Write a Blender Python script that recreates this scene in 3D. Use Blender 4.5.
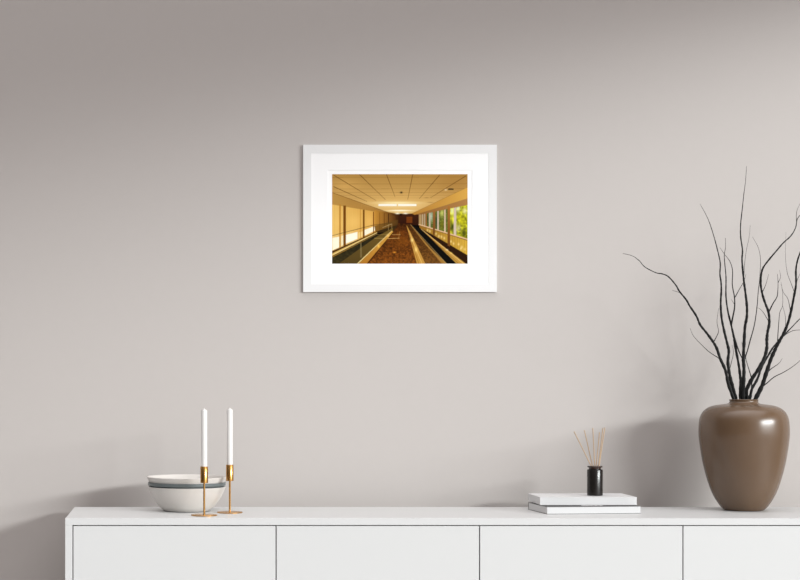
import bpy, bmesh, math
import numpy as np
from mathutils import Vector

# ------------------------------------------------------------------ camera, world, light
scene = bpy.context.scene
for o in list(bpy.data.objects):
    bpy.data.objects.remove(o, do_unlink=True)

FPX, VX, VY = 1700.0, 180.0, 380.0        # focal length and vanishing point, pixels of 800x580
TOPZ = 0.75                                # sideboard height
CAM_Y, CAM_Z = -5.55, 1.157                # the wall is the plane y = 0

cd = bpy.data.cameras.new('camera'); cam = bpy.data.objects.new('camera', cd)
scene.collection.objects.link(cam); scene.camera = cam
cam.location = (0, CAM_Y, CAM_Z); cam.rotation_euler = (math.pi/2, 0, 0)
cd.sensor_fit = 'HORIZONTAL'; cd.sensor_width = 36.0
cd.lens = 36.0*FPX/800
cd.shift_x = (400-VX)/800; cd.shift_y = (VY-290)/800
cd.clip_end = 100

w = bpy.data.worlds.new('daylight'); scene.world = w; w.use_nodes = True
bg = w.node_tree.nodes['Background']
bg.inputs[0].default_value = (1.0, 0.962, 0.965, 1)
_n = w.node_tree.nodes; _l = w.node_tree.links                      # soft overcast dome, brighter overhead
_tc = _n.new('ShaderNodeTexCoord'); _sp = _n.new('ShaderNodeSeparateXYZ'); _mr = _n.new('ShaderNodeMapRange')
_mr.inputs['From Min'].default_value = 0.0; _mr.inputs['From Max'].default_value = 1.0
_mr.inputs['To Min'].default_value = 0.08; _mr.inputs['To Max'].default_value = 2.85
_pw = _n.new('ShaderNodeMath'); _pw.operation = 'POWER'; _pw.use_clamp = True; _pw.inputs[1].default_value = 3.0
_cl = _n.new('ShaderNodeClamp')
_l.new(_tc.outputs['Generated'], _sp.inputs[0]); _l.new(_sp.outputs['Z'], _cl.inputs['Value'])
_l.new(_cl.outputs[0], _pw.inputs[0]); _l.new(_pw.outputs[0], _mr.inputs['Value'])
_vd = _n.new('ShaderNodeVectorMath'); _vd.operation = 'DOT_PRODUCT'      # brighter sky on the window side
_vd.inputs[1].default_value = (0.63, -0.75, 0.17)
_gm = _n.new('ShaderNodeMapRange'); _gm.interpolation_type = 'SMOOTHERSTEP'
_gm.inputs['From Min'].default_value = 0.55; _gm.inputs['From Max'].default_value = 1.0; _gm.inputs['To Max'].default_value = 0.70
_ad = _n.new('ShaderNodeMath'); _ad.operation = 'ADD'
_l.new(_tc.outputs['Generated'], _vd.inputs[0]); _l.new(_vd.outputs['Value'], _gm.inputs['Value'])
_l.new(_mr.outputs['Result'], _ad.inputs[0]); _l.new(_gm.outputs['Result'], _ad.inputs[1])
_l.new(_ad.outputs[0], bg.inputs[1])

ld = bpy.data.lights.new('low_daylight', 'AREA'); ld.shape = 'RECTANGLE'
ld.size = 13.0; ld.size_y = 1.25; ld.energy = 4650; ld.color = (0.965, 1.0, 1.0)
lo = bpy.data.objects.new('low_daylight', ld); scene.collection.objects.link(lo)
lo.location = (16.6, -15.0, 5.62)
lo.rotation_euler = (Vector((0.8, -0.1, 1.2))-Vector(lo.location)).to_track_quat('-Z', 'Y').to_euler()

scene.view_settings.view_transform = 'Standard'
scene.view_settings.look = 'None'
scene.view_settings.exposure = 0.0
scene.view_settings.gamma = 1.0
scene.view_settings.use_curve_mapping = False

# ------------------------------------------------------------------ helpers
def P(px, py, Z):
    """photo pixel at depth Z in front of the camera -> world point"""
    return Vector(((px-VX)*Z/FPX, CAM_Y+Z, CAM_Z-(py-VY)*Z/FPX))

def mat(name, col, rough=0.5, metal=0.0, bump=0.0, bscale=60.0, spec=0.5, var=0.0, **kw):
    m = bpy.data.materials.new(name); m.use_nodes = True
    nt = m.node_tree; b = nt.nodes['Principled BSDF']
    b.inputs['Base Color'].default_value = (*col, 1)
    b.inputs['Roughness'].default_value = rough
    b.inputs['Metallic'].default_value = metal
    b.inputs['Specular IOR Level'].default_value = spec
    for k, v in kw.items():
        b.inputs[k.replace('_', ' ')].default_value = v
    tc = nt.nodes.new('ShaderNodeTexCoord')
    nz = nt.nodes.new('ShaderNodeTexNoise'); nz.inputs['Scale'].default_value = bscale
    nz.inputs['Detail'].default_value = 4
    nt.links.new(tc.outputs['Object'], nz.inputs['Vector'])
    if var:
        mx = nt.nodes.new('ShaderNodeMix'); mx.data_type = 'RGBA'
        mx.inputs['A'].default_value = (*[c*(1-var) for c in col], 1)
        mx.inputs['B'].default_value = (*[min(1, c*(1+var)) for c in col], 1)
        nt.links.new(nz.outputs['Fac'], mx.inputs['Factor'])
        nt.links.new(mx.outputs['Result'], b.inputs['Base Color'])
    if bump:
        bp = nt.nodes.new('ShaderNodeBump'); bp.inputs['Strength'].default_value = bump
        bp.inputs['Distance'].default_value = 0.002
        nt.links.new(nz.outputs['Fac'], bp.inputs['Height'])
        nt.links.new(bp.outputs['Normal'], b.inputs['Normal'])
    return m

def finish(name, bm, m, parent=None, smooth=False, loc=None):
    me = bpy.data.meshes.new(name); bmesh.ops.recalc_face_normals(bm, faces=bm.faces)
    bm.to_mesh(me); bm.free(); me.materials.append(m)
    if smooth:
        for p in me.polygons: p.use_smooth = True
        me.set_sharp_from_angle(angle=math.radians(40))
    o = bpy.data.objects.new(name, me); scene.collection.objects.link(o)
    if parent: o.parent = parent
    if loc: o.location = loc
    return o

def box(bm, a, b, bev=0.0, seg=2):
    t = bmesh.new(); bmesh.ops.create_cube(t, size=1)
    for v in t.verts:
        v.co = Vector([(a[i]+b[i])/2 + v.co[i]*(b[i]-a[i]) for i in range(3)])
    if bev:
        bmesh.ops.bevel(t, geom=list(t.edges), offset=bev, segments=seg, affect='EDGES', profile=0.5)
    me = bpy.data.meshes.new('t'); t.to_mesh(me); t.free(); bm.from_mesh(me); bpy.data.meshes.remove(me)

def lathe(bm, prof, n=96):
    """prof: list of (radius, z); radius 0 closes the form"""
    rings = []
    for r, z in prof:
        if r < 1e-6: rings.append([bm.verts.new((0, 0, z))])
        else: rings.append([bm.verts.new((r*math.cos(2*math.pi*k/n), r*math.sin(2*math.pi*k/n), z)) for k in range(n)])
    for A, B in zip(rings, rings[1:]):
        for k in range(n):
            k2 = (k+1) % n
            if len(A) == 1 and len(B) == 1: continue
            if len(A) == 1: bm.faces.new((A[0], B[k], B[k2]))
            elif len(B) == 1: bm.faces.new((A[k], A[k2], B[0]))
            else: bm.faces.new((A[k], A[k2], B[k2], B[k]))

def spline(pts, n=6):
    """Catmull-Rom through points (tuples of any length)"""
    p = [np.array(q, float) for q in pts]
    p = [2*p[0]-p[1]]+p+[2*p[-1]-p[-2]]
    out = []
    for i in range(1, len(p)-2):
        for k in range(n):
            t = k/n
            out.append(0.5*((2*p[i])+(-p[i-1]+p[i+1])*t+(2*p[i-1]-5*p[i]+4*p[i+1]-p[i+2])*t*t+(-p[i-1]+3*p[i]-3*p[i+1]+p[i+2])*t**3))
    out.append(p[-2])
    return out

def tube(bm, pts, rad, n=8):
    """swept round tube with its own radius at each point, closed ends"""
    prev = None; pts = [Vector(q) for q in pts]; rings = []
    up = Vector((0, 1, 0))
    for i, q in enumerate(pts):
        d = (pts[min(i+1, len(pts)-1)]-pts[max(i-1, 0)]).normalized()
        a = d.cross(up).normalized(); b = d.cross(a).normalized()
        rings.append([bm.verts.new(q+(a*math.cos(2*math.pi*k/n)+b*math.sin(2*math.pi*k/n))*rad[i]) for k in range(n)])
    for A, B in zip(rings, rings[1:]):
        for k in range(n): bm.faces.new((A[k], A[(k+1) % n], B[(k+1) % n], B[k]))
    bm.faces.new(rings[0]); bm.faces.new(rings[-1][::-1])

def empty(name, loc, label, cat, group=None):
    o = bpy.data.objects.new(name, None); scene.collection.objects.link(o)
    o.location = loc; o.empty_display_size = 0.05
    return tag(o, label, cat, group)

def tag(o, label, cat, group=None):
    o['label'] = label; o['category'] = cat
    if group: o['group'] = group
    return o

def struct(o):
    o['kind'] = 'structure'; return o

# ------------------------------------------------------------------ materials
M_wall = mat('wall_paint', (0.520, 0.487, 0.466), 0.9, bump=0.12, bscale=35, spec=0.15, var=0.012)
M_floor = mat('floor_screed', (0.42, 0.40, 0.385), 0.6, bump=0.1, bscale=8, var=0.05)
M_white = mat('white_lacquer', (0.648, 0.655, 0.652), 0.42, spec=0.3, bump=0.02, bscale=90)
M_inside = mat('cabinet_inside', (0.72, 0.72, 0.71), 0.7)
M_frame = mat('frame_white', (0.79, 0.79, 0.79), 0.5, spec=0.2)
M_mat = mat('mat_board', (0.93, 0.93, 0.93), 0.9, spec=0.1)
M_paper = mat('print_paper', (0.95, 0.95, 0.95), 0.9, spec=0.1)
M_vase = mat('glazed_brown_ceramic', (0.128, 0.076, 0.042), 0.27, spec=0.7, bump=0.03, bscale=25, var=0.06)
M_bark = mat('black_bark', (0.007, 0.007, 0.007), 0.6, spec=0.25, bump=0.5, bscale=160)
M_brass = mat('brushed_brass', (0.56, 0.30, 0.09), 0.25, metal=1.0)
M_wax = mat('white_wax', (0.74, 0.73, 0.71), 0.5, spec=0.3)
M_bowl = mat('off_white_ceramic', (0.64, 0.61, 0.575), 0.35, spec=0.4, bump=0.02, bscale=30)
M_bowlg = mat('grey_ceramic', (0.13, 0.152, 0.155), 0.35, spec=0.4)
M_cover = mat('book_cover_white', (0.70, 0.70, 0.70), 0.5, spec=0.3)
M_pages = mat('book_pages', (0.64, 0.64, 0.64), 0.85)
M_greycov = mat('dark_grey_book_cover', (0.07, 0.07, 0.07), 0.7)
M_dark = mat('black_print', (0.03, 0.03, 0.03), 0.6)
M_glass = mat('dark_amber_glass', (0.010, 0.008, 0.007), 0.24, spec=0.45)
M_glassn = mat('amber_glass_neck', (0.035, 0.016, 0.010), 0.10, spec=0.7)
M_reed = mat('rattan_reed', (0.50, 0.36, 0.24), 0.7, bump=0.3, bscale=300, var=0.15)

# ------------------------------------------------------------------ the room
bm = bmesh.new(); box(bm, (-4.0, 0, 0), (4.5, 0.12, 4.8)); struct(finish('wall_back', bm, M_wall))
bm = bmesh.new(); box(bm, (-4.0, -15.0, -0.08), (4.62, 0.12, 0)); struct(finish('floor', bm, M_floor))
# right-hand wall with its wide glazed opening (the daylight comes through it)
WX, HEAD, Y0, Y1, SILL = 4.5, 2.93, -14.6, -0.25, 0.10
bm = bmesh.new()
box(bm, (WX, -15.0, 0), (WX+0.12, Y0, 4.8)); box(bm, (WX, Y1, 0), (WX+0.12, 0.12, 4.8))
box(bm, (WX, Y0, HEAD), (WX+0.12, Y1, 4.8)); box(bm, (WX, Y0, 0), (WX+0.12, Y1, SILL))
struct(finish('wall_right', bm, M_wall))
bm = bmesh.new()
t = 0.04
box(bm, (WX+0.03, Y0, SILL), (WX+0.09, Y1, SILL+t)); box(bm, (WX+0.03, Y0, HEAD-t), (WX+0.09, Y1, HEAD))
box(bm, (WX+0.03, Y0, SILL+t), (WX+0.09, Y0+t, HEAD-t)); box(bm, (WX+0.03, Y1-t, SILL+t), (WX+0.09, Y1, HEAD-t))
struct(finish('window_1', bm, M_white))

# ------------------------------------------------------------------ sideboard
SX0, SX1, SY0, SY1 = -0.338, 2.104, -0.55, -0.10
GAP, TH = 0.0026, 0.0200
sb = empty('sideboard', (0.883, -0.325, 0),
           'long white lacquered sideboard with four plain flat doors against the wall', 'sideboard')
off = Vector(sb.location)
def sbpart(name, bm, m, parent=None):
    bmesh.ops.translate(bm, verts=bm.verts, vec=-off)
    return finish(name, bm, m, parent or sb)
bm = bmesh.new()
box(bm, (SX0, SY0, TOPZ-TH), (SX1, SY1, TOPZ), 0.0010)
sbpart('top_panel', bm, M_white)
for a in (SX0, SX1-0.0215):
    bm = bmesh.new(); box(bm, (a, SY0, 0.08), (a+0.0215, SY1, TOPZ-TH), 0.0008)
    sbpart('side_panel', bm, M_white)
bm = bmesh.new()
box(bm, (SX0+0.0215, SY0, 0.08), (SX1-0.0215, SY1, 0.10), 0.0008); sbpart('bottom_panel', bm, M_white)
bm = bmesh.new()
box(bm, (SX0+0.0215, SY1-0.01, 0.10), (SX1-0.0215, SY1, TOPZ-TH)); sbpart('back_panel', bm, M_inside)
bm = bmesh.new(); box(bm, (SX0+0.06, SY0+0.06, 0), (SX1-0.06, SY1-0.03, 0.08)); sbpart('plinth', bm, M_white)
cuts = [SX0+0.0215, 0.2825, 0.8810, 1.4795, SX1-0.0215]
for i in range(3):                                             # uprights behind the door joints
    bm = bmesh.new(); c = cuts[i+1]
    box(bm, (c-0.009, SY0+0.021, 0.10), (c+0.009, SY1-0.01, TOPZ-TH)); sbpart('upright', bm, M_inside)
for i in range(4):
    bm = bmesh.new()
    x0 = cuts[i]+(GAP if i == 0 else GAP*0.6); x1 = cuts[i+1]-(GAP if i == 3 else GAP*0.6)
    box(bm, (x0, SY0+0.0005, 0.10+GAP), (x1, SY0+0.0195, TOPZ-TH-GAP), 0.0012)
    sbpart('door', bm, M_white)

# ------------------------------------------------------------------ framed picture
ZF = 5.55-0.009
def fr(px, py, Z=ZF): q = P(px, py, Z); return q.x, q.z
X0, Z1 = fr(303.2, 144.7); X1, Z0 = fr(496.8, 292.0)
x0, z1 = fr(311.2, 153.2); x1, z0 = fr(488.8, 284.2)
fc = ((X0+X1)/2, -0.0005, (Z0+Z1)/2)
pf = empty('picture_frame', fc, 'white framed photograph of a moving walkway hanging on the wall', 'framed picture')
def fpart(name, bm, m, parent=None):
    bmesh.ops.translate(bm, verts=bm.verts, vec=-Vector(fc))
    return finish(name, bm, m, parent or pf)
def ring(bm, o, i, ya, yb, bev=0.0):
    """rectangular mitred ring: o, i = (x0,z0,x1,z1); from depth ya (front) to yb (back)"""
    def c(r, y): return [bm.verts.new((r[0], y, r[1])), bm.verts.new((r[2], y, r[1])), bm.verts.new((r[2], y, r[3])), bm.verts.new((r[0], y, r[3]))]
    ib = (i[0]+bev, i[1]+bev, i[2]-bev, i[3]-bev)
    of, inn, inb, ob = c(o, ya), c(i, ya), c(ib, yb), c(o, yb)
    for A, B in ((of, inn), (inn, inb), (inb, ob), (ob, of)):
        for k in range(4):
            bm.faces.new((A[k], A[(k+1) % 4], B[(k+1) % 4], B[k]))
bm = bmesh.new(); ring(bm, (X0, Z0, X1, Z1), (x0, z0, x1, z1), -0.009, -0.0005, 0.0004); fpart('frame_moulding', bm, M_frame)
bm = bmesh.new()
mx0, mz1 = fr(327.7, 169.9); mx1, mz0 = fr(472.2, 267.6)
ring(bm, (x0-0.001, z0-0.001, x1+0.001, z1+0.001), (mx0, mz0, mx1, mz1), -0.0082, -0.0074, 0.0008); fpart('mat_board', bm, M_mat)
bm = bmesh.new(); box(bm, (mx0-0.01, -0.0072, mz0-0.01), (mx1+0.01, -0.0066, mz1+0.01)); paper = fpart('print_paper', bm, M_paper)
bm = bmesh.new(); box(bm, (x0-0.003, -0.0064, z0-0.003), (x1+0.003, -0.0030, z1+0.003)); fpart('backing_board', bm, M_mat)

# the printed photograph: drawn as polygons into a fine grid of coloured faces
AX0, AY0, AX1, AY1 = 332.1, 174.2, 467.6, 263.7
SS, GX = 6, 2                                   # raster samples and grid faces per photo pixel (GX*3 = SS)
W, H = int((AX1-AX0)*SS), int((AY1-AY0)*SS); W -= W % 3; H -= H % 3
yy, xx = np.mgrid[0:H, 0:W]
xx = AX0+(xx+.5)/W*(AX1-AX0); yy = AY0+(yy+.5)/H*(AY1-AY0)
img = np.zeros((H, W, 3)); rng = np.random.RandomState(4)
def poly(pts, c1, c2=None, ax='y', a=1.0, nz=0.0):
    m = np.zeros(xx.shape, bool); n = len(pts)
    for i in range(n):
        (xa, ya), (xb, yb) = pts[i], pts[(i+1) % n]
        if ya == yb: continue
        cr = ((ya > yy) != (yb > yy)) & (xx < (xb-xa)*(yy-ya)/(yb-ya)+xa)
        m ^= cr
    c = np.array(c1, float)*np.ones_like(img)
    if c2 is not None:
        v = yy if ax == 'y' else xx
        lo = min(p[1 if ax == 'y' else 0] for p in pts); hi = max(p[1 if ax == 'y' else 0] for p in pts)
        f = np.clip((v-lo)/(hi-lo), 0, 1)[..., None]
        c = np.array(c1, float)*(1-f)+np.array(c2, float)*f
    if nz: c = c*(1+nz*noise(nz_scale)[..., None])
    img[m] = img[m]*(1-a)+c[m]*a
nz_scale = (1.6, 1.2)
def noise(s):
    gx, gy = int((AX1-AX0)/s[0])+2, int((AY1-AY0)/s[1])+2
    g = rng.uniform(-1, 1, (gy, gx))
    u = (xx-AX0)/s[0]; v = (yy-AY0)/s[1]
    i, j = u.astype(int), v.astype(int); fu, fv = u-i, v-j
    return g[j, i]*(1-fu)*(1-fv)+g[j, i+1]*fu*(1-fv)+g[j+1, i]*(1-fu)*fv+g[j+1, i+1]*fu*fv
def line(p, q, wd, c, a=1.0, w2=None):
    d = np.array(q, float)-np.array(p, float); L = np.hypot(*d); nrm = np.array([-d[1], d[0]])/L
    w2 = wd if w2 is None else w2
    p = np.array(p, float); q = np.array(q, float)
    poly([tuple(p+nrm*wd/2), tuple(q+nrm*w2/2), tuple(q-nrm*w2/2), tuple(p-nrm*wd/2)], c, a=a)
def glow(cx, cy, rx, ry, c, a):
    f = (np.exp(-(((xx-cx)/rx)**2+((yy-cy)/ry)**2))*a)[..., None]
    img[:] = img*(1-f)+np.array(c, float)*f
A = lambda x, y: (328+x/10.81, 170+y/10.81)     # quarters of the print
B = lambda x, y: (398+x/10.81, 170+y/10.81)
C_ = lambda x, y: (328+x/10.81, 216+y/10.81)
D = lambda x, y: (398+x/10.81, 216+y/10.81)
# ceiling
poly([(330, 172), (470, 172), (470, 215), (330, 215)], (180, 137, 68), (216, 174, 104), 'y')
glow(396, 204, 34, 12, (250, 205, 125), .40); glow(345, 186, 14, 7, (226, 178, 100), .5)
glow(455, 182, 22, 12, (165, 118, 55), .5)
for y, al in ((177.3, .5), (184, .55), (188.9, .4), (192.6, .35), (195.6, .25), (198.2, .2)):
    line((332, y), (468, y-.3), .35, (120, 80, 30), al)
for p, q in (((333.5, 175), (376, 200.5)), ((359, 174), (385.4, 199.6)), ((386.3, 174), (395, 196.8)), ((333.5, 186.6), (367, 201.5)),
             ((412.8, 174), (407.7, 199.6)), ((439.6, 175), (419.3, 198.7)), ((466.5, 175.5), (430.4, 197.8))):
    line(p, q, .75, (98, 62, 22), .8, .35)
# dark far end
poly([A(660, 470), B(260, 470), D(260, 100), C_(640, 100)], (62, 30, 14), (48, 20, 8))
poly([D(92, 8), D(155, 8), D(155, 75), D(92, 75)], (112, 54, 16))
poly([D(-60, 20), D(-10, 20), D(-10, 75), D(-60, 75)], (66, 34, 16))
# left beam, windows
poly([(332, 192.6), (392, 213.5), (392, 216), (376, 212), (332, 205.5)], (190, 146, 74), (158, 110, 48), 'x')
line((332, 192.6), (392, 213.7), .5, (110, 68, 22), .8)
poly([(332, 204.5), (380, 212.5), (395, 216), (397, 223), (378, 231), (332, 251)], (240, 196, 108), (208, 148, 62), 'x')
for x in np.arange(333, 374, 1.35): line((x, 204), (x, 250), .35, (205, 150, 66), .35)
glow(338, 222, 6, 9, (250, 205, 115), .5); glow(354, 222, 8, 8, (250, 205, 115), .55); glow(369, 222, 4, 8, (250, 200, 110), .5)
poly([(374.5, 210), (400, 214), (400, 224), (374.5, 232)], (196, 138, 52), (52, 24, 8), 'x', .92)
poly([C_(48, 235), C_(135, 222), C_(135, 330), C_(48, 372)], (255, 250, 222), a=.92)
poly([C_(143, 215), C_(165, 210), C_(165, 310), C_(143, 322)], (255, 240, 190), a=.8)
poly([C_(190, 205), C_(318, 172), C_(318, 245), C_(190, 300)], (255, 252, 232), a=.96)
poly([C_(330, 180), C_(375, 165), C_(375, 220), C_(330, 240)], (255, 226, 150), a=.7)
poly([C_(396, 150), C_(508, 108), C_(508, 158), C_(396, 212)], (255, 250, 224), a=.93)
glow(338, 243, 7, 6, (255, 255, 235), .5); glow(351, 238, 6, 5, (255, 255, 235), .5)
for x0_, x1_, ya, c, al in ((120, 140, 370, (188, 132, 52), .8), (165, 193, 385, (118, 70, 18), 1), (378, 396, 430, (112, 66, 16), 1), (346, 354, 420, (196, 140, 58), .8),
                            (488, 499, 450, (120, 70, 18), 1), (556, 562, 460, (110, 62, 16), .9), (605, 611, 465, (100, 55, 14), .9), (650, 656, 470, (40, 18, 6), .9)):
    xa, xb = 328+x0_/10.81, 328+x1_/10.81; yb = 251.4-(xa-332)*.443
    poly([(xa, 170+ya/10.81), (xb, 170+ya/10.81), (xb, yb-.5), (xa, yb)], c, a=al)
line((332, 235.7), (374.3, 224.8), .5, (72, 50, 22), .9); line((374.3, 224.8), (393, 222.6), .5, (80, 60, 30), .8)
# far end of the side glass
poly([(374, 226), (398, 219.5), (398, 231), (376, 233)], (96, 68, 26), a=.6)
for x in (388.5, 391.8): line((x, 224), (x, 231.5), .35, (190, 160, 100), .8)
line(C_(590, 125), C_(690, 85), .5, (190, 165, 110), .8)
# left walkway
line(C_(40, 392), C_(545, 160), 1.4, (88, 50, 16), 1, .5)
line(C_(40, 420), C_(530, 178), 2.3, (214, 174, 92), 1, .8)
line(C_(40, 425), C_(530, 182), .6, (250, 226, 160), .9, .3)
line(C_(40, 446), C_(530, 194), 1.0, (150, 112, 48), 1, .4)
poly([C_(40, 455), C_(540, 195), C_(560, 215), C_(130, 520), C_(40, 520)], (36, 32, 18), (58, 50, 26), nz=.25)
poly([C_(110, 520), C_(540, 215), C_(700, 130), C_(700, 165), C_(320, 520)], (112, 88, 38), (84, 66, 30))
line(C_(355, 290), C_(358, 450), 1.6, (150, 132, 86), .55)
line(C_(500, 240), C_(640, 242), .5, (190, 160, 90), .7); line(C_(520, 200), C_(660, 200), .4, (160, 130, 70), .7)
poly([C_(325, 520), C_(690, 160), C_(705, 170), C_(412, 520)], (212, 160, 68), (176, 118, 42))
line(C_(315, 520), C_(690, 160), .9, (240, 220, 150), .95, .35)
glow(378.5, 246, 1.2, 1.6, (255, 205, 90), .9); glow(388, 235.5, 1.5, 1.5, (255, 215, 130), .7)
# tiled floor
poly([C_(412, 520), C_(705, 170), C_(760, 80), D(88, 85), D(120, 190), D(210, 520)], (60, 30, 9), (112, 62, 18), nz=.42)
nz_scale = (.9, .7)
poly([C_(412, 520), C_(705, 170), C_(760, 80), D(88, 85), D(120, 190), D(210, 520)], (80, 40, 10), (124, 70, 22), a=.45, nz=.6)
glow(402, 241, 9, 5, (186, 106, 26), .35); glow(400, 233, 5, 3, (160, 86, 22), .4)
line(C_(425, 520), C_(700, 178), .9, (48, 20, 5), .9, .3)
line(C_(640, 244), C_(772, 240), .55, (226, 176, 100), .8); line(C_(690, 201), C_(785, 201), .5, (205, 160, 90), .75)
line(C_(775, 170), C_(765, 240), .4, (200, 150, 80), .6)
glow(394.6, 252.4, 1.5, .7, (240, 160, 50), .9)
# middle rail and right walkway
poly([D(125, 180), D(88, 90), D(140, 92), D(505, 520), D(290, 520)], (74, 42, 14), (112, 72, 28), nz=.3)
poly([D(205, 520), D(298, 520), D(146, 200), D(90, 95), D(116, 190)], (200, 146, 66), (196, 146, 66))
line(D(225, 520), D(118, 180), .5, (120, 70, 20), .7); line(D(262, 520), D(125, 185), .5, (245, 205, 120), .75)
glow(412, 240, 1.3, 1.8, (255, 226, 140), .9); glow(416, 249.5, 1.5, 2.6, (255, 222, 130), .8)
poly([D(524, 520), D(645, 520), D(235, 130), D(138, 92)], (14, 12, 9))
poly([D(480, 520), D(530, 520), D(350, 345), D(132, 92), D(290, 300)], (168, 120, 52), (160, 118, 54))
line(D(528, 520), D(135, 92), .5, (226, 190, 120), .7, .3)
poly([D(240, 128), D(380, 205), D(760, 420), D(760, 520), D(640, 520)], (44, 24, 10))
poly([D(638, 520), D(740, 520), D(540, 368), D(240, 130)], (182, 132, 58), (190, 146, 66))
line(D(715, 520), D(250, 140), .5, (240, 205, 130), .9, .3); line(D(660, 520), D(240, 136), .4, (90, 55, 18), .8)
glow(*D(530, 365), 1.2, .6, (255, 240, 190), .9); glow(*D(575, 400), 1.2, .6, (255, 220, 110), .9)
# right parapet, windows
poly([D(225, 90), D(760, 262), D(760, 428), D(380, 205), D(235, 128)], (150, 104, 36), (214, 172, 64), 'x')
for x, y in ((320, 152), (345, 165), (410, 192), (440, 218), (470, 225), (500, 240), (572, 275), (600, 298), (655, 305), (690, 335), (720, 360), (680, 352)):
    glow(*D(x, y), 1.0, 1.3, (250, 224, 150), .75)
for x in range(250, 755, 26): line(D(x, 90+(x-225)*.32), D(x, 128+(x-235)*.56), .3, (130, 90, 30), .4)
poly([B(235, 478), B(760, 360), D(760, 262), D(225, 92)], (96, 104, 40), nz=.35)
nz_scale = (2.2, 2.6)
poly([B(560, 400), B(760, 362), D(760, 250), D(560, 200)], (176, 172, 44), nz=.5)
nz_scale = (1.2, 1.4)
poly([B(620, 395), B(760, 362), D(760, 245), D(620, 205)], (150, 150, 24), a=.6, nz=.7)
glow(461, 220, 3.5, 5, (226, 214, 30), .55); glow(465, 211, 2.5, 3, (250, 245, 190), .8); glow(458, 208, 2, 4, (235, 240, 215), .8)
glow(458.5, 228, 2.2, 3.5, (236, 220, 196), .6); glow(464, 233, 2.5, 3.5, (60, 62, 18), .8); glow(452, 211, 1.6, 3.5, (225, 236, 190), .8)
glow(452.5, 227, 1.8, 4, (46, 54, 20), .85); glow(442, 213, 2, 4, (224, 224, 120), .8); glow(442, 225, 2, 5, (120, 112, 26), .7)
glow(435.8, 222, 1.8, 6, (38, 58, 40), .8); glow(431, 216, 2, 6, (206, 222, 214), .7); glow(427, 219, 1.5, 5, (40, 52, 50), .6)
poly([B(225, 478), B(310, 455), D(310, 112), D(225, 92)], (176, 140, 96), (150, 112, 70), 'x', .85)
for xa, xb, c in ((300, 313, (150, 98, 44)), (335, 350, (196, 176, 150)), (378, 402, (160, 108, 52)), (424, 441, (206, 184, 160)), (498, 516, (206, 182, 150)),
                  (603, 629, (210, 190, 170)), (262, 268, (210, 190, 165)), (285, 291, (205, 185, 160)), (235, 243, (196, 160, 110))):
    ta = 478-(xa-235)*.215; ba = 92+(xa-225)*.32
    poly([B(xa, ta), B(xb, ta), D(xb, ba+8), D(xa, ba)], c)
line(D(225, 92), D(760, 256), 1.2, (226, 186, 140), 1, 1.5); line(D(225, 98), D(760, 266), .3, (90, 55, 20), .8, .8)
poly([B(760, 298), B(760, 376), B(250, 482), B(150, 478)], (140, 96, 48), (176, 128, 72), 'x')
poly([B(760, 180), B(760, 304), B(180, 485), B(150, 470)], (178, 124, 52), (220, 170, 78), 'x')
line(B(760, 182), B(150, 470), .35, (120, 78, 30), .5)
poly([B(536, 388), B(563, 388), D(563, 332), D(536, 320)], (170, 112, 50), (110, 66, 24)); poly([B(378, 432), B(402, 428), D(398, 212), D(378, 200)], (160, 106, 52), (104, 62, 24))
# tube lights, detector, vent
glow(397, 202.8, 20, 1.2, (255, 236, 170), .9); glow(397, 205, 22, 3, (255, 240, 190), .45)
poly([A(545, 368), A(744, 368), A(744, 389), A(545, 389)], (255, 252, 235)); poly([A(757, 368), B(200, 368), B(200, 389), A(757, 389)], (255, 252, 235))
glow(400, 210.6, 11, .8, (255, 245, 205), 1); glow(400, 210.6, 10, .6, (255, 250, 220), .9)
glow(397.5, 213.4, 2.5, .8, (255, 250, 225), 1); glow(405.5, 213.4, 2.8, .8, (255, 250, 225), 1)
poly([A(776, 445+30), B(40, 470), B(40, 495), A(776, 492)], (30, 14, 6))
glow(401.3, 192.4, 1.1, .9, (16, 10, 6), 1); glow(400.8, 191.2, 1.8, .6, (205, 165, 95), .6)
poly([B(545, 198), B(603, 200), B(600, 215), B(540, 214)], (52, 38, 24)); glow(*B(516, 215), 1.2, .7, (240, 220, 180), .9)
glow(*B(310, 300), 2, .4, (130, 92, 44), .6); glow(*B(350, 350), 3, .4, (140, 100, 48), .6)
img = np.clip(img, 0, 255)/255
lin = np.where(img <= .04045, img/12.92, ((img+.055)/1.055)**2.4)
h2, w2 = H//3, W//3
lin = lin.reshape(h2, 3, w2, 3, 3).mean((1, 3))
ill = 1.10                                       # same albedo scale as the white print paper around it
alb = np.clip(lin/ill, 0, .92)
px0, pz1 = fr(AX0, AY0, 5.55-.0074); px1, pz0 = fr(AX1, AY1, 5.55-.0074)
vs = [(px0+(px1-px0)*i/w2-fc[0], -0.0074-fc[1], pz1+(pz0-pz1)*j/h2-fc[2]) for j in range(h2+1) for i in range(w2+1)]
fs = [(j*(w2+1)+i, (j+1)*(w2+1)+i, (j+1)*(w2+1)+i+1, j*(w2+1)+i+1) for j in range(h2) for i in range(w2)]
me = bpy.data.meshes.new('picture'); me.from_pydata(vs, [], fs)
ca = me.color_attributes.new('print_colour', 'FLOAT_COLOR', 'CORNER')
cc = np.ones((h2*w2, 4, 4)); cc[:, :, :3] = alb.reshape(-1, 1, 3)
ca.data.foreach_set('color', cc.ravel())
pm = bpy.data.materials.new('printed_photograph'); pm.use_nodes = True
pb = pm.node_tree.nodes['Principled BSDF']; pb.inputs['Roughness'].default_value = .9
pb.inputs['Specular IOR Level'].default_value = .05
at_ = pm.node_tree.nodes.new('ShaderNodeVertexColor'); at_.layer_name = 'print_colour'
pm.node_tree.links.new(at_.outputs['Color'], pb.inputs['Base Color'])
me.materials.append(pm)
pic = bpy.data.objects.new('picture', me); scene.collection.objects.link(pic); pic.parent = pf
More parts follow.
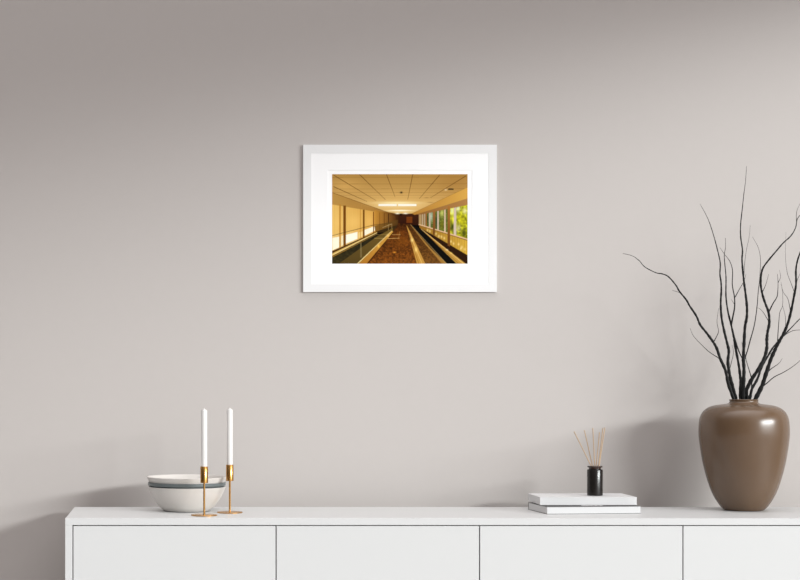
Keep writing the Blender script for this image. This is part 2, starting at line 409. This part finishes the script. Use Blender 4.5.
pic['label'] = 'golden photograph of an empty moving walkway corridor'

# ------------------------------------------------------------------ vase
VZ = 5.315; vs_ = FPX/VZ
vc = P(743.8, 509.5, VZ); vc.z = TOPZ
rows = [(510.4, 19.0), (509.6, 20.2), (506.7, 23.4), (499, 29.0), (488.6, 34.0), (473, 39.0), (457.6, 42.5), (439.5, 45.2), (429, 45.6),
        (418.8, 44.6), (412.5, 41.8), (408.2, 37.0), (405.8, 31.0), (404.6, 24.0), (403.9, 18.0), (403.0, 15.2), (401.5, 14.3)]
prof = [(0, 0), (0.055, 0)]
zs = lambda y: max(0.0008, CAM_Z-(y-VY)/vs_-TOPZ)
sm = spline([(r/vs_, zs(y)) for y, r in rows], 5)
prof += [tuple(q) for q in sm]
zt = zs(399.3)
prof += [(14.5/vs_, zs(400.6)), (14.9/vs_, zt-.0012), (14.5/vs_, zt), (13.6/vs_, zt), (13.1/vs_, zt-.002), (13.0/vs_, zt-.012), (17/vs_, zt-.022), (38/vs_, zt-.045), (41/vs_, zt-.10), (36/vs_, .09), (20/vs_, .012), (0, .010)]
prof = [(q[0]/1.05, q[1]) for q in prof]
bm = bmesh.new(); lathe(bm, prof, 128)
vase = finish('vase', bm, M_vase, smooth=True, loc=vc)
tag(vase, 'large glossy brown ceramic vase holding bare black branches', 'vase')

# ------------------------------------------------------------------ branches
# each: (label, depth at base, depth at tip, radius base, radius tip (px), points, twigs[(points, r0, r1, depth drift)])
BR = [
 ('black bare branch arching farthest out to the left of the vase', 5.335, 5.24, 2.3, .35,
  [(733.6, 399), (728.3, 383.7), (725.4, 370.3), (720.4, 359), (716.5, 347.8), (712.5, 341), (706.4, 332.7), (700.2, 324.8), (696.3, 315.9), (689.6, 305.8), (686.4, 300), (679.6, 291.5), (675.6, 284.8), (668.3, 276.6), (662, 273.8), (655.9, 272.7), (644.8, 266.9), (639.3, 260.7), (632.4, 255.9), (622.8, 253.4)],
  [([(720.4, 360.2), (717.6, 357.4), (709.8, 352.3), (701.3, 344.5), (693.5, 336), (690.1, 328.2)], .75, .25, .04),
   ([(713.2, 342.8), (716.5, 336.6), (718.5, 331), (717, 321.5), (718.7, 308)], .7, .25, -.04),
   ([(679.6, 292.5), (672, 290.3)], .4, .2, -.01)]),
 ('tall black bare branch bending left above the arching one', 5.345, 5.36, 2.5, .3,
  [(735.8, 399), (733, 388), (729.9, 376), (727.9, 362.4), (728.8, 351.2), (727.1, 343), (724.3, 331.6), (721.5, 317), (720.7, 302.4), (721.3, 291.2), (721.0, 282), (719.9, 273.8), (720.2, 262.6), (717, 248), (713.7, 235.7), (709.6, 223), (706, 214.7), (700, 203.8)],
  [([(728.8, 372), (731.5, 362), (733.5, 352), (732, 345)], .6, .25, .03)]),
 ('black forked branch left of the centre with two thin tips', 5.365, 5.42, 2.2, .3,
  [(740.2, 399), (740.6, 385), (740.2, 376), (738.4, 363), (735, 345), (733.6, 336), (731.2, 325), (727.9, 311.4), (726, 296.8), (726, 283), (725.9, 275), (724.7, 262.6), (724.3, 254.8), (725.4, 248), (725.4, 238)],
  [([(731.2, 325), (732.8, 317), (734.6, 306.9), (734.4, 296.8), (732.3, 284.5), (732.5, 270.4), (729.9, 261.5), (724.9, 254.8), (719.8, 247.5)], 1.35, .3, -.05),
   ([(733.8, 336), (738.4, 350), (743.2, 360.5)], 1.3, 1.0, -.03),
   ([(734.6, 298), (739, 290), (744, 281), (746, 274)], .7, .3, .02),
   ([(734.2, 304), (731, 299)], .4, .2, .02)]),
 ('tallest black bare branch rising straight from the vase centre', 5.33, 5.29, 2.7, .3,
  [(743, 399), (743.4, 385), (744, 369.7), (743.4, 358.5), (744, 344), (745, 327), (746.8, 317), (746.9, 305.8), (745.2, 291.2), (744, 282), (742.8, 270.4), (742, 259.2), (742.5, 250.3), (740.7, 236.8), (740.6, 224.8), (742.5, 206.9), (743.8, 194.4), (745.6, 180.3), (746.6, 166)],
  [([(744, 276), (744.6, 264), (746.4, 250), (749, 238), (750.3, 225)], .4, .2, .06),
   ([(743.6, 362), (747.3, 351), (750, 341), (754.4, 324.8), (757, 306.9), (758.4, 290), (759.4, 282), (760.2, 270.4), (760.4, 258), (758, 247), (752.4, 236.8)], 1.0, .25, .07)]),
 ('thin short black branch standing among the thicker stems', 5.315, 5.28, 1.1, .25,
  [(750, 399), (751.5, 390), (751.5, 379), (749.4, 371), (746.8, 362.4), (744.5, 352), (741.5, 342)], []),
 ('black wavy branch forking right of centre, one arm reaching the right edge', 5.35, 5.41, 2.8, .5,
  [(746.4, 399), (746.6, 390), (751.8, 379.2), (758.5, 369), (764.2, 358), (766.8, 348), (766.8, 340), (767.6, 332), (769.3, 323), (768.6, 312.5), (765.3, 303.5), (762.5, 294.6), (760.8, 285), (761.4, 273.8), (763.6, 267), (769.8, 258.7), (776.5, 250.8), (783.2, 243), (791, 235.7), (795.5, 227.8), (797.2, 219.5), (800.5, 215), (806, 212)],
  [([(768.9, 312), (773, 303.5), (777, 296.8), (777.9, 289), (778, 281), (777.4, 274)], 1.0, .3, -.04),
   ([(762.5, 292), (765.8, 284.5), (768.8, 274)], .6, .25, .02),
   ([(768.8, 321.5), (764.1, 313.6), (760.2, 309), (756.3, 307.3)], .55, .2, -.03),
   ([(796.6, 222), (796.3, 214.7), (797.7, 208.4), (801, 202)], .5, .2, .02),
   ([(778, 283), (780.5, 277), (779.5, 270)], .4, .2, .02)]),
 ('thickest black branch leaning right and curving up at the right edge', 5.32, 5.25, 3.0, 1.0,
  [(755.4, 399), (761.9, 386), (766.4, 372.5), (770.9, 359), (775.4, 349), (779.4, 341), (783.4, 334), (787.7, 323.7), (791, 311.4), (793.9, 296.8), (796, 284.5), (795.9, 270.4), (797.4, 261), (800, 253), (804, 242), (806, 230)],
  [([(761.9, 387), (767.5, 382.6), (774.2, 377), (783.2, 372.5), (792.2, 367), (800, 360.7), (806, 355)], .9, .3, -.05),
   ([(766.4, 373.5), (770.9, 369), (776.5, 365.2), (779.8, 362.4), (782.3, 358.3)], .9, .25, .04),
   ([(790.5, 311), (787.9, 299), (783.4, 292.3), (781, 284)], .5, .2, .02),
   ([(785.5, 330), (785.4, 317), (782.8, 306)], .45, .25, -.03),
   ([(794.6, 293), (791, 283), (787, 271.6), (785.4, 253.6), (786, 232)], .45, .15, .03),
   ([(796.3, 283), (798.5, 277), (801, 272)], .5, .2, .02)]),
 ('black branch crossing behind the thickest one towards the right edge', 5.375, 5.44, 2.1, .7,
  [(749.6, 399), (752, 389), (757.4, 379), (761.9, 366.5), (767.5, 356.8), (772, 349), (776.4, 343.5), (783.2, 336), (791, 328), (800, 318.7), (812, 308)],
  [([(781, 338.5), (787, 333.6), (793.3, 330.6), (800, 329.9), (807, 329)], .7, .3, .02),
   ([(777.5, 342.5), (778.2, 330), (778.8, 322.6), (779.8, 312.5), (782.5, 305.8), (782.6, 293.5), (781, 282)], .7, .2, -.05)]),
]
for lab, za, zb, r0, r1, pts, twigs in BR:
    root = P(pts[0][0], pts[0][1], za)
    nxt = P(pts[1][0], pts[1][1], za); dn = (root-nxt).normalized()
    mid = root+dn*.035; foot = root+dn*.09; foot.y = vc.y+(root.y-vc.y)*.6
    for q in (mid, foot):                                     # stay inside the neck
        dq = Vector((q.x-vc.x, q.y-vc.y)); lim = .030
        if dq.length > lim: q.x, q.y = vc.x+dq.x*lim/dq.length, vc.y+dq.y*lim/dq.length
    r0 *= 1.5
    n = len(pts)
    ks = np.linspace(0, 1, n)
    def world(p, z): return P(p[0], p[1], z)
    wob = [za+(zb-za)*k**1.2+.012*math.sin(9*k+n) * k for k in ks]
    c = [tuple(world(p, z))+(0,) for p, z in zip(pts, wob)]
    rr = [(r1+(r0-r1)*(1-k)**1.05)/2/vs_ for k in ks]
    full = [(*foot, rr[0]*.9), (*mid, rr[0]*.95)]+[(a[0], a[1], a[2], r) for a, r in zip(c, rr)]
    sp = spline(full, 7)
    bm = bmesh.new()
    # knots and slight swelling give the bark its irregular line
    rad = [max(.00022, s[3]*(1+.10*math.sin(i*1.7)+.07*math.sin(i*.61+n))) for i, s in enumerate(sp)]
    tube(bm, [tuple(s[:3]-np.array(foot)) for s in sp], rad, 8)
    b = finish('bare_branch', bm, M_bark, smooth=True, loc=foot)
    tag(b, lab, 'branch', 'bare black branches standing in the vase')
    for tp, a0, a1, dz in twigs:
        k0 = min(range(n), key=lambda i: (pts[i][0]-tp[0][0])**2+(pts[i][1]-tp[0][1])**2)
        zz = wob[k0]; m = len(tp)
        q = [(*(world(p, zz+dz*i/max(1, m-1))-foot), (a0*1.45+(a1-a0*1.45)*(i/max(1, m-1))**.8)/2/vs_) for i, p in enumerate(tp)]
        sp2 = spline(q, 6); bm = bmesh.new()
        tube(bm, [tuple(s[:3]) for s in sp2], [max(.00018, s[3]) for s in sp2], 6)
        finish('twig', bm, M_bark, b, smooth=True)

# ------------------------------------------------------------------ books
def book(c, size, rot, label, cover, bt, back, pg):
    """closed book, spine at the back, thin boards around the page block"""
    wx, dy, hz = size
    r = empty('book', c, label, 'book', 'white books under the diffuser'); r.rotation_euler.z = rot
    bm = bmesh.new()
    box(bm, (-wx/2, -dy/2, 0), (wx/2, dy/2, bt), bt*.25); box(bm, (-wx/2, -dy/2, hz-bt), (wx/2, dy/2, hz), bt*.25)
    box(bm, (-wx/2, dy/2-back, bt*.5), (wx/2, dy/2, hz-bt*.5), bt*.25)
    finish('cover', bm, cover, r)
    bm = bmesh.new(); box(bm, (-wx/2+.0006, -dy/2+.0006, bt*.9), (wx/2-.0006, dy/2-back*.9, hz-bt*.9))
    finish('pages', bm, pg, r)
    return r
BH, TH2 = .0225, .0240
b1 = book((1.2492, -.2894, TOPZ+.0002), (.293, .190, BH), math.radians(5.5), 'lower book in the pair, white pages between thin dark grey covers', M_greycov, .0011, .0035, M_pages)
b2 = book((1.2555, CAM_Y+5.315, TOPZ+BH+.0004), (.298, .180, TH2), 0.0, 'upper plain white book carrying the dark diffuser bottle', M_cover, .0024, .0030, M_cover)
# pale title on the dark lower cover; only this line peeps out under the upper book
bm = bmesh.new(); x = -.027
rw = np.random.RandomState(2)
for k in range(15):
    wl = rw.uniform(.0022, .0042)
    if k in (9, 12): x += .003
    box(bm, (x, -.070, BH), (x+wl, -.050, BH+.0002)); x += wl+.0011
finish('title_print', bm, M_cover, b1)

# ------------------------------------------------------------------ reed diffuser
DZ = 5.30; ds = FPX/DZ
dc = P(594.9, 494, DZ); dc.z = TOPZ+BH+.0006+TH2+.0002
df = empty('reed_diffuser', dc, 'small black glass bottle on the upper white book', 'diffuser bottle')
R = .0240
bm = bmesh.new()
lathe(bm, [(0, 0), (R-.0015, 0), (R, .0015), (R, .0785), (R-.0008, .0805), (R-.003, .0815), (.0185, .0820), (.0182, .0835), (.0180, .0835), (.017, .0825), (.017, .004), (0, .003)], 64)
finish('bottle', bm, M_glass, df, smooth=True)
bm = bmesh.new()
lathe(bm, [(.0180, .0826), (.0186, .0830), (.0186, .0870), (.0225, .0876), (.0232, .0886), (.0232, .0912), (.0222, .0922), (.0150, .0922), (.0142, .0910), (.0142, .0830), (.0180, .0826)], 64)
nk = finish('neck', bm, M_glassn, df, smooth=True); nk['label'] = 'amber brown glass neck'
rd = [((574.1, 431.5), (590.9, 465.5), -.02), ((584.4, 430.2), (592.4, 465.5), .02), ((592.8, 428), (594.7, 465.5), -.01),
      ((599.5, 432.3), (596.3, 465.5), .025), ((602.9, 428), (598.6, 465.5), -.02), ((604.9, 427.6), (599.2, 465.5), .012)]
rl = ['thin pale reed leaning farthest left in the bottle', 'thin pale reed second from left in the bottle', 'thin pale reed standing nearly upright in the bottle',
      'shorter pale reed right of the upright one in the bottle', 'pale reed leaning right, left of the touching pair in the bottle', 'pale reed leaning farthest right of the touching pair in the bottle']
for (tip, mouth, dd), lb in zip(rd, rl):
    t1 = P(tip[0], tip[1], DZ+dd); m1 = P(mouth[0], mouth[1], DZ+dd*.15)
    d = (m1-t1); end = m1+d*((m1.z-(dc.z+.030))/abs(d.z))
    # keep the foot inside the glass
    end.x = max(min(end.x, dc.x+.010), dc.x-.010); end.y = max(min(end.y, dc.y+.010), dc.y-.010)
    bm = bmesh.new(); tube(bm, [tuple(end-end), tuple(m1-end), tuple(t1-end)], [.0016]*3, 10)
    r = finish('reed_stick', bm, M_reed, smooth=True, loc=end)
    tag(r, lb, 'reed', 'reeds in the diffuser bottle')

# ------------------------------------------------------------------ candlesticks and candles
for cx, cyp, lab, lab2 in ((204.2, 515.6, 'brass candlestick nearer the front, standing before the bowls', 'white taper candle in the front left brass candlestick'),
                     (229.8, 512.8, 'brass candlestick farther back, just right of the bowls', 'white taper candle in the rear right brass candlestick')):
    Z = (CAM_Z-TOPZ)*FPX/(cyp-VY)
    c = Vector(((cx-VX)*Z/FPX, CAM_Y+Z, TOPZ+.0001))
    cs = empty('candlestick', c, lab, 'candlestick', 'brass candlesticks')
    bm = bmesh.new(); lathe(bm, [(0, 0), (.0386, 0), (.0392, .0006), (.0392, .0026), (.0385, .0032), (.004, .0034), (0, .0034)], 72)
    finish('base', bm, M_brass, cs, smooth=True)
    bm = bmesh.new(); lathe(bm, [(0, .003), (.0030, .003), (.0030, .0985), (0, .0985)], 24)
    finish('stem', bm, M_brass, cs, smooth=True)
    bm = bmesh.new(); lathe(bm, [(0, .0980), (.0112, .0980), (.0117, .0985), (.0117, .1468), (.0114, .1473), (.0094, .1473), (.0092, .1468), (.0092, .1100), (0, .1100)], 48)
    finish('cup', bm, M_brass, cs, smooth=True)
    bm = bmesh.new(); lathe(bm, [(0, 0), (.0088, 0), (.0089, .001), (.0089, .2040), (.0084, .2050), (.0028, .2092), (.0012, .2108), (0, .2110)], 40)
    cn = finish('taper_candle', bm, M_wax, smooth=True, loc=(c.x, c.y, c.z+.1103))
    tag(cn, lab2, 'candle', 'white taper candles')
    bm = bmesh.new(); lathe(bm, [(0, .2100), (.0008, .2100), (.0006, .2126), (0, .2128)], 12)
    finish('wick', bm, M_wax, cn, smooth=True)

# ------------------------------------------------------------------ stacked bowls
BZ = 5.29; bs = FPX/BZ
bc = P(186.9, 500, BZ); bc.z = TOPZ+.0002
outer = [(.062, 0.0), (.071, .0015), (.0755, .0045), (.0850, .0125), (.0945, .0250), (.1040, .0390), (.1120, .0540), (.1205, .0738)]
def bowl(outer, th, mt, z, name, label, grp='stacked bowls', rim=.0012):
    o = [tuple(q) for q in spline(outer, 5)]
    inner = [(max(0, r-th), zz+th*.75) for r, zz in o[::-1]]
    inner = [(r, zz) for r, zz in inner if zz > th*.8]
    top = o[-1]
    pr = [(0, .0)]+o+[(top[0]+.0002, top[1]+rim), (top[0]-th*.5, top[1]+rim*1.8)]+[(r, min(zz, top[1]+rim)) for r, zz in inner]+[(0, th)]
    bm = bmesh.new(); lathe(bm, pr, 112)
    b = finish(name, bm, mt, smooth=True, loc=(bc.x, bc.y, z))
    return tag(b, label, 'bowl', grp)
bowl(outer, .0042, M_bowl, bc.z, 'serving_bowl', 'deep off-white ceramic bowl at the bottom of the stack')
o2 = [(.058, 0), (.066, .0015), (.0855, .020), (.0990, .037), (.1070, .052), (.1160, .0685), (.1190, .0770)]
o2 = [(.054, 0), (.060, .0012), (.0790, .0130), (.0920, .0270), (.1000, .0400), (.1065, .0540), (.1125, .0620), (.1150, .0690), (.1206, .0725), (.1212, .0795)]
bowl(o2, .0036, M_bowlg, bc.z+.0080, 'serving_bowl', 'grey ceramic bowl nested between the two off-white bowls')
o3 = [(.046, 0), (.052, .0012), (.0720, .0130), (.0850, .0270), (.0930, .0400), (.0990, .0540), (.1060, .0640), (.1150, .0712), (.1245, .0900)]
bowl(o3, .0034, M_bowl, bc.z+.0145, 'serving_bowl', 'shallow-looking off-white bowl nested on top of the stack')
